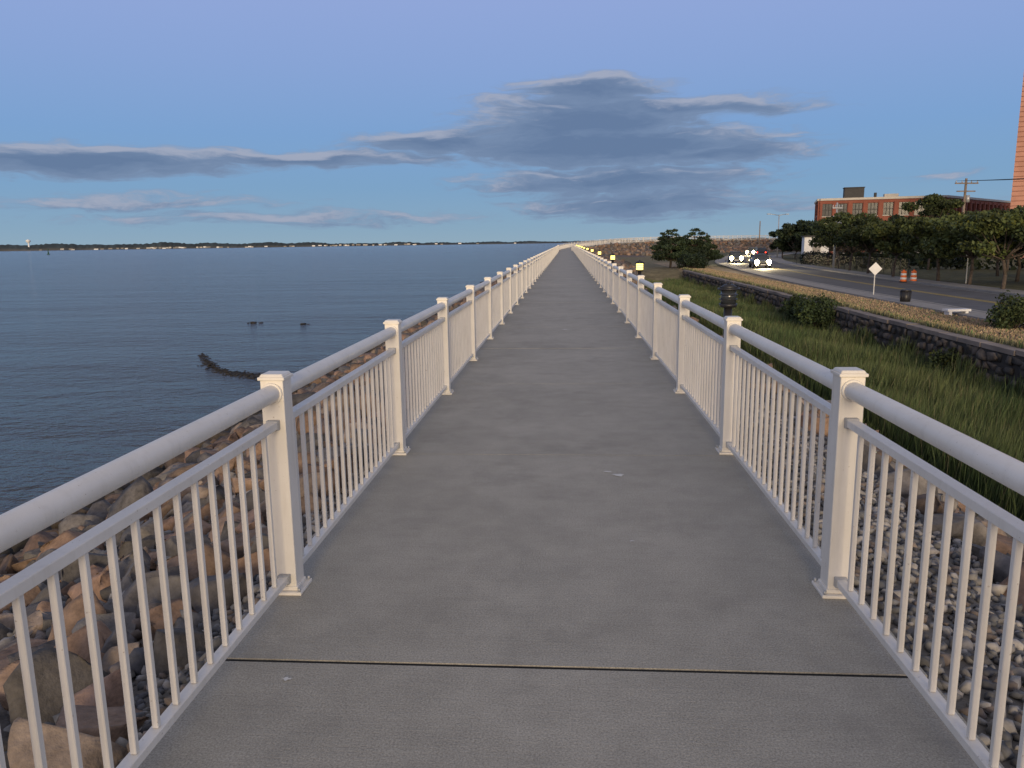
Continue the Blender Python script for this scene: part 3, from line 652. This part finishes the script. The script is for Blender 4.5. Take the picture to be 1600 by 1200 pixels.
for (a0,e0,wa,we,amp) in blobs:
    da=MA(g,'MULTIPLY',MA(g,'SUBTRACT',azw,a0),1/wa); de=MA(g,'MULTIPLY',MA(g,'SUBTRACT',elw,e0),1/we)
    dd=MA(g,'SQRT',MA(g,'ADD',MA(g,'MULTIPLY',da,da),MA(g,'MULTIPLY',de,de)))
    v=MA(g,'MULTIPLY',MA(g,'SUBTRACT',1.0,dd),amp); v=MA(g,'MAXIMUM',v,-1.0)
    cur=v if cur is None else MA(g,'MAXIMUM',cur,v)
n3=wnoise(g,azw,elw,.34,1.9,7,.64,3.1)
val=MA(g,'ADD',MA(g,'ADD',cur,.05),MA(g,'MULTIPLY',MA(g,'SUBTRACT',n3,.5),1.05))
mr=g.nodes.new('ShaderNodeMapRange'); mr.interpolation_type='SMOOTHSTEP'; mr.inputs['From Min'].default_value=.0; mr.inputs['From Max'].default_value=.42; g.links.new(val,mr.inputs[0]); g.links.new(mr.outputs[0],go.inputs[0]); g.links.new(val,go.inputs[1])
tc_=nt.nodes.new('ShaderNodeTexCoord'); sx=nt.nodes.new('ShaderNodeSeparateXYZ'); nt.links.new(tc_.outputs['Generated'],sx.inputs[0])
X_,Y_,Z_=sx.outputs; azr=MA(nt,'MULTIPLY',MA(nt,'ARCTAN2',X_,Y_),57.2958); elr=MA(nt,'MULTIPLY',MA(nt,'ARCSINE',Z_),57.2958)
n1=wnoise(nt,azr,elr,.16,.7,3,.55,1.3); n2=wnoise(nt,azr,elr,.10,.5,2,.5,7.7)
elW=MA(nt,'ADD',elr,MA(nt,'MULTIPLY',MA(nt,'SUBTRACT',n1,.5),1.8)); azW=MA(nt,'ADD',azr,MA(nt,'MULTIPLY',MA(nt,'SUBTRACT',n2,.5),8))
def dens(de,da=0):
    gn=nt.nodes.new('ShaderNodeGroup'); gn.node_tree=g; nt.links.new(MA(nt,'ADD',azW,da),gn.inputs[0]); nt.links.new(MA(nt,'ADD',elW,de),gn.inputs[1]); return gn.outputs
o0=dens(0); o1=dens(.5,-.5); d0,core=o0[0],o0[1]; d1=o1[0]
elf=MA(nt,'DIVIDE',elr,90,clamp=True)
rstops=[(0,s2l((144,170,188))),(1.2,s2l((136,167,191))),(4,s2l((125,163,199))),(7.5,s2l((124,162,208))),(12,s2l((136,164,213))),(17,s2l((146,167,217))),(32,s2l((146,154,184))),(90,s2l((158,152,150)))]
r=nt.nodes.new('ShaderNodeValToRGB'); r.color_ramp.interpolation='LINEAR'; e=r.color_ramp.elements
while len(e)<len(rstops): e.new(.5)
for i,(p,c) in enumerate(rstops): e[i].position=p/90; e[i].color=(*c,1)
nt.links.new(elf,r.inputs[0]); sky=r.outputs[0]
hl=MA(nt,'MULTIPLY',MA(nt,'SUBTRACT',d0,d1),.9,clamp=True); sh=MA(nt,'MULTIPLY',core,1.15,clamp=True)
cl=mixc(nt,sh,s2l((130,149,178)),s2l((98,119,152))); cl=mixc(nt,hl,cl,s2l((166,172,190)))
cover=MA(nt,'MULTIPLY',d0,.90); cover=MA(nt,'MULTIPLY',cover,MA(nt,'GREATER_THAN',Y_,0))
skyc=mixc(nt,cover,sky,cl)
gl=MA(nt,'MULTIPLY',MA(nt,'POWER',MA(nt,'MAXIMUM',MA(nt,'MULTIPLY',Y_,-1),0),1.5),MA(nt,'POWER',MA(nt,'SUBTRACT',1,MA(nt,'ABSOLUTE',Z_),clamp=True),4))
gc=mixc(nt,1.0,(2.0,1.32,.70),gl,'MULTIPLY')
fin=mixc(nt,1.0,skyc,gc,'ADD')
bg=nt.nodes.new('ShaderNodeBackground'); nt.links.new(fin,bg.inputs[0]); bg.inputs[1].default_value=1.0
out=nt.nodes.new('ShaderNodeOutputWorld'); nt.links.new(bg.outputs[0],out.inputs[0])
sl=bpy.data.lights.new('sun','SUN'); sl.energy=2.4; sl.angle=math.radians(18); sl.color=(1,.78,.50)
so=link(bpy.data.objects.new('sun',sl)); so.rotation_euler=Vector((-.04,1,-.17)).to_track_quat('-Z','Y').to_euler()

# ------------------------------------------------------------ camera
f=1202.0; pitch=math.atan(221/f); yaw=math.radians(4.12); roll=.014
fw=Vector((-math.sin(yaw)*math.cos(pitch),math.cos(yaw)*math.cos(pitch),-math.sin(pitch))); r0=Vector((math.cos(yaw),math.sin(yaw),0)); u0=r0.cross(fw)
rr=(r0-u0*roll).normalized(); uu=(u0+r0*roll).normalized()
cd=bpy.data.cameras.new('camera'); cd.sensor_width=36; cd.lens=f/1600*36; cd.clip_end=40000; cd.clip_start=.05
cam=link(bpy.data.objects.new('camera',cd)); M=Matrix((rr,uu,-fw)).transposed().to_4x4(); M.translation=(0,0,1.63); cam.matrix_world=M
scene.camera=cam
scene.view_settings.view_transform='Standard'; scene.view_settings.look='None'; scene.view_settings.exposure=0
